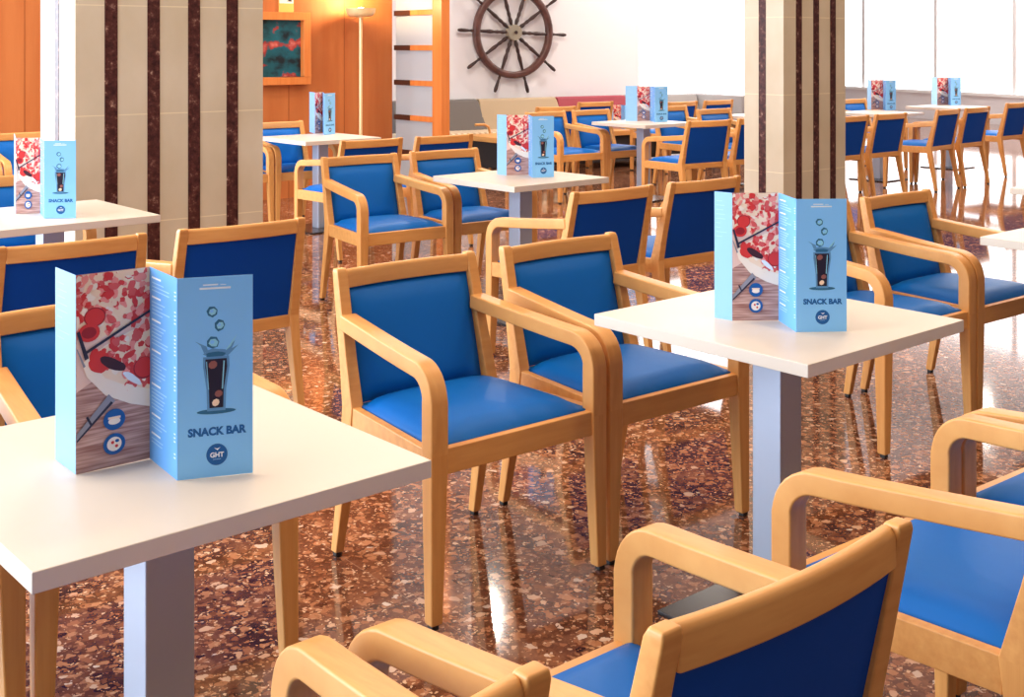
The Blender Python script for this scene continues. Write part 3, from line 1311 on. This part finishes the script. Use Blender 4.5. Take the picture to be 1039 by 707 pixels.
menu([pix(945, 105.6), pix(951, 106.5), pix(962, 106.1), pix(965, 107.2), pix(975, 106.6)],
     'folded menu card with a teal edge on the farthest window table')
menu([(1.21, 15.06), (1.25, 14.98), (1.35, 15.02), (1.385, 14.93), (1.485, 14.97)],
     'small folded menu card on the low table in front of the sofa', z=0.451, scale=0.85)

# ------------------------------------------------------------------ chairs
GF = 'armchairs facing the viewer'
GR = 'armchairs turned away from the viewer'
chair(-0.150, 3.47, False, 'blue armchair facing out in the centre of the room, fully visible, nearest of its row', GF)
chair(0.330, 3.86, False, 'blue armchair facing out behind the left corner of the SNACK BAR menu table', GF)
chair(-0.918, 2.885, False, 'blue armchair tucked behind the nearest table, hidden by the largest menu', GF)
chair(-1.403, 2.50, False, 'blue armchair at the left edge, only leg and arm showing beside the nearest table', GF)
chair(1.386, 4.752, False, 'blue armchair facing out just behind the menu on the right table', GF)
chair(1.864, 5.133, False, 'blue armchair facing out to the right of the right table, before the window floor glare', GF)
chair(0.174, 1.718, True, 'armchair in the foreground seen from behind, its navy back cut by the bottom edge', GR, 1.5)
chair(-0.335, 1.32, True, 'armchair at the bottom edge of which only an arm and a stile tip show', GR, 2.5)
chair(0.925, 2.33, True, 'armchair in the lower right corner with bright blue seat and long pale arm', GR)
chair(1.405, 2.715, True, 'armchair at the right edge behind the lower right corner chair, only arm and seat showing', GR)
dv = (-0.168, 0.211)


def rear(mx, my, label, turn=0.0):
    return chair(mx + dv[0], my + dv[1], True, label, GR, turn)


def fore(mx, my, label, turn=0.0):
    return chair(mx - dv[0], my - dv[1], False, label, GF, turn)


rear(-0.985, 4.44, 'armchair seen from behind right behind the largest menu, navy back panel')
rear(-1.47, 4.06, 'armchair seen from behind at the left edge, navy back above the pale menu panel')
rear(0.46, 5.53, 'armchair seen from behind, left one of the pair beyond the central empty armchairs')
rear(0.94, 5.912, 'armchair seen from behind, half hidden by the menu on the right table')
fore(-0.915, 7.19, 'blue armchair facing out on the left side of the middle table, whole seat visible', -3)
fore(-0.43, 7.57, 'blue armchair facing out behind the left corner of the middle table', -2)
rear(-0.975, 8.43, 'armchair seen from behind, top rail just below the floor lamp by the wood wall')
rear(-0.49, 8.80, 'armchair seen from behind below the divider post, navy back strip showing')
fore(-2.01, 10.35, 'blue armchair beside the wide column, behind the table before the wood wall')
fore(-2.49, 9.97, 'blue armchair mostly hidden by the wide column, its curved arm showing')
fore(-2.57, 6.05, 'blue armchair at the left edge behind the faded pizza menu')
fore(-3.66, 9.10, 'blue armchair far left before the wood wall, its top rail above the faded menu')
fore(-4.14, 8.72, 'blue armchair at the far left edge with only its arm in view')
fore(0.33, 11.93, 'blue armchair facing out behind the menu of the middle table')
fore(0.80, 12.31, 'blue armchair facing out left of the table before the red sofa pad')
rear(0.50, 12.95, 'armchair seen from behind of which a long top rail shows behind the two blue armchairs', -8)
rear(0.99, 14.05, 'armchair seen from behind right in front of the red sofa pad', -6)
rear(1.74, 10.58, 'armchair seen from behind at the sofa menu table, seat and arm in profile', -6)
rear(2.24, 10.97, 'armchair seen from behind, half hidden by the left side of the slim column', -4)
fore(1.70, 13.05, 'blue armchair facing out just right of the menu before the sofa')
fore(2.08, 12.50, 'blue armchair facing out at the table behind the slim column')
rear(1.98, 14.10, 'armchair seen from behind in front of the pale grey sofa pads, left of two')
rear(2.47, 14.49, 'armchair seen from behind in front of the pale grey sofa pads, right of two')
rear(3.15, 11.23, 'armchair seen from behind just right of the slim column, partly covered by it')
rear(3.63, 11.615, 'armchair seen from behind, second one to the right of the slim column')
rear(4.44, 12.38, 'armchair seen from behind by the windows, blue seat showing in profile', 6)
rear(4.90, 12.78, 'armchair seen from behind by the windows, before the farthest table', 3)
rear(5.76, 13.80, 'armchair at the far right edge by the windows, seat in profile', 0)
fore(4.15, 14.75, 'blue armchair facing out by the windows, only its back strip above a table')

# ------------------------------------------------------------------ camera
cam = bpy.data.cameras.new('camera')
cam.sensor_width = 36
cam.lens = FPX / 1039 * 36
cam.shift_y = -(353.5 - YH) / 1039
cam.clip_end = 200
co = bpy.data.objects.new('camera', cam)
COL.objects.link(co)
co.location = (0, 0, CAM_H)
co.rotation_euler = (math.radians(90), 0, 0)
scene.camera = co

# ------------------------------------------------------------------ light
w = bpy.data.worlds.new('daylight')
scene.world = w
w.use_nodes = True
w.node_tree.nodes['Background'].inputs['Color'].default_value = (0.86, 0.93, 1.0, 1)
w.node_tree.nodes['Background'].inputs['Strength'].default_value = 0.24


def area(name, loc, target, size, energy, color, size_y=None, shape='RECTANGLE'):
    la = bpy.data.lights.new(name, 'AREA')
    la.shape = shape
    la.size = size
    la.size_y = size_y or size
    la.energy = energy
    la.color = color
    o = bpy.data.objects.new(name, la)
    COL.objects.link(o)
    o.location = loc
    d = Vector(target) - Vector(loc)
    o.rotation_euler = d.to_track_quat('-Z', 'Y').to_euler()
    return o


# daylight through the windows along the left side
area('window_daylight', (-7.0, 4.0, 1.9), (0.0, 4.4, 1.0), 13.0, 1550, (0.75, 0.88, 1.0), 3.2)
# recessed ceiling downlights, then added fill lights over the far end
WARM = (1.0, 0.76, 0.46)
for px, py in ((497, 627), (717, 495), (1000, 425)):
    Z = (CEIL + CAM_H) * FPX / (py - YH)
    area('downlight_or_fill', (at(px, Z), Z, CEIL - 0.01), (at(px, Z), Z, 0), 0.10, 95, (1.0, 0.92, 0.82), shape='DISK')
for x in (-4.0, -1.2, 1.6, 4.4):
    for y in (2.2, 4.9, 7.8):
        area('downlight_or_fill', (x, y, CEIL - 0.01), (x, y, 0), 0.3, 31, WARM, shape='DISK')
for x, y, e in ((6.8, 14.5, 200), (2.0, 10.0, 50), (6.0, 10.5, 70), (-1.0, 9.8, 50)):  # unseen fill lights, added to brighten the far walls and sill
    area('downlight_or_fill', (x, y, CEIL - 0.01), (x, y, 0), 0.3, e, (1.0, 0.92, 0.84), shape='DISK')

scene.view_settings.view_transform = 'Standard'
scene.view_settings.look = 'None'
scene.view_settings.exposure = 0.0
scene.view_settings.gamma = 1.0
scene.view_settings.use_curve_mapping = False
scene.cycles.max_bounces = 6
scene.cycles.use_denoising = True
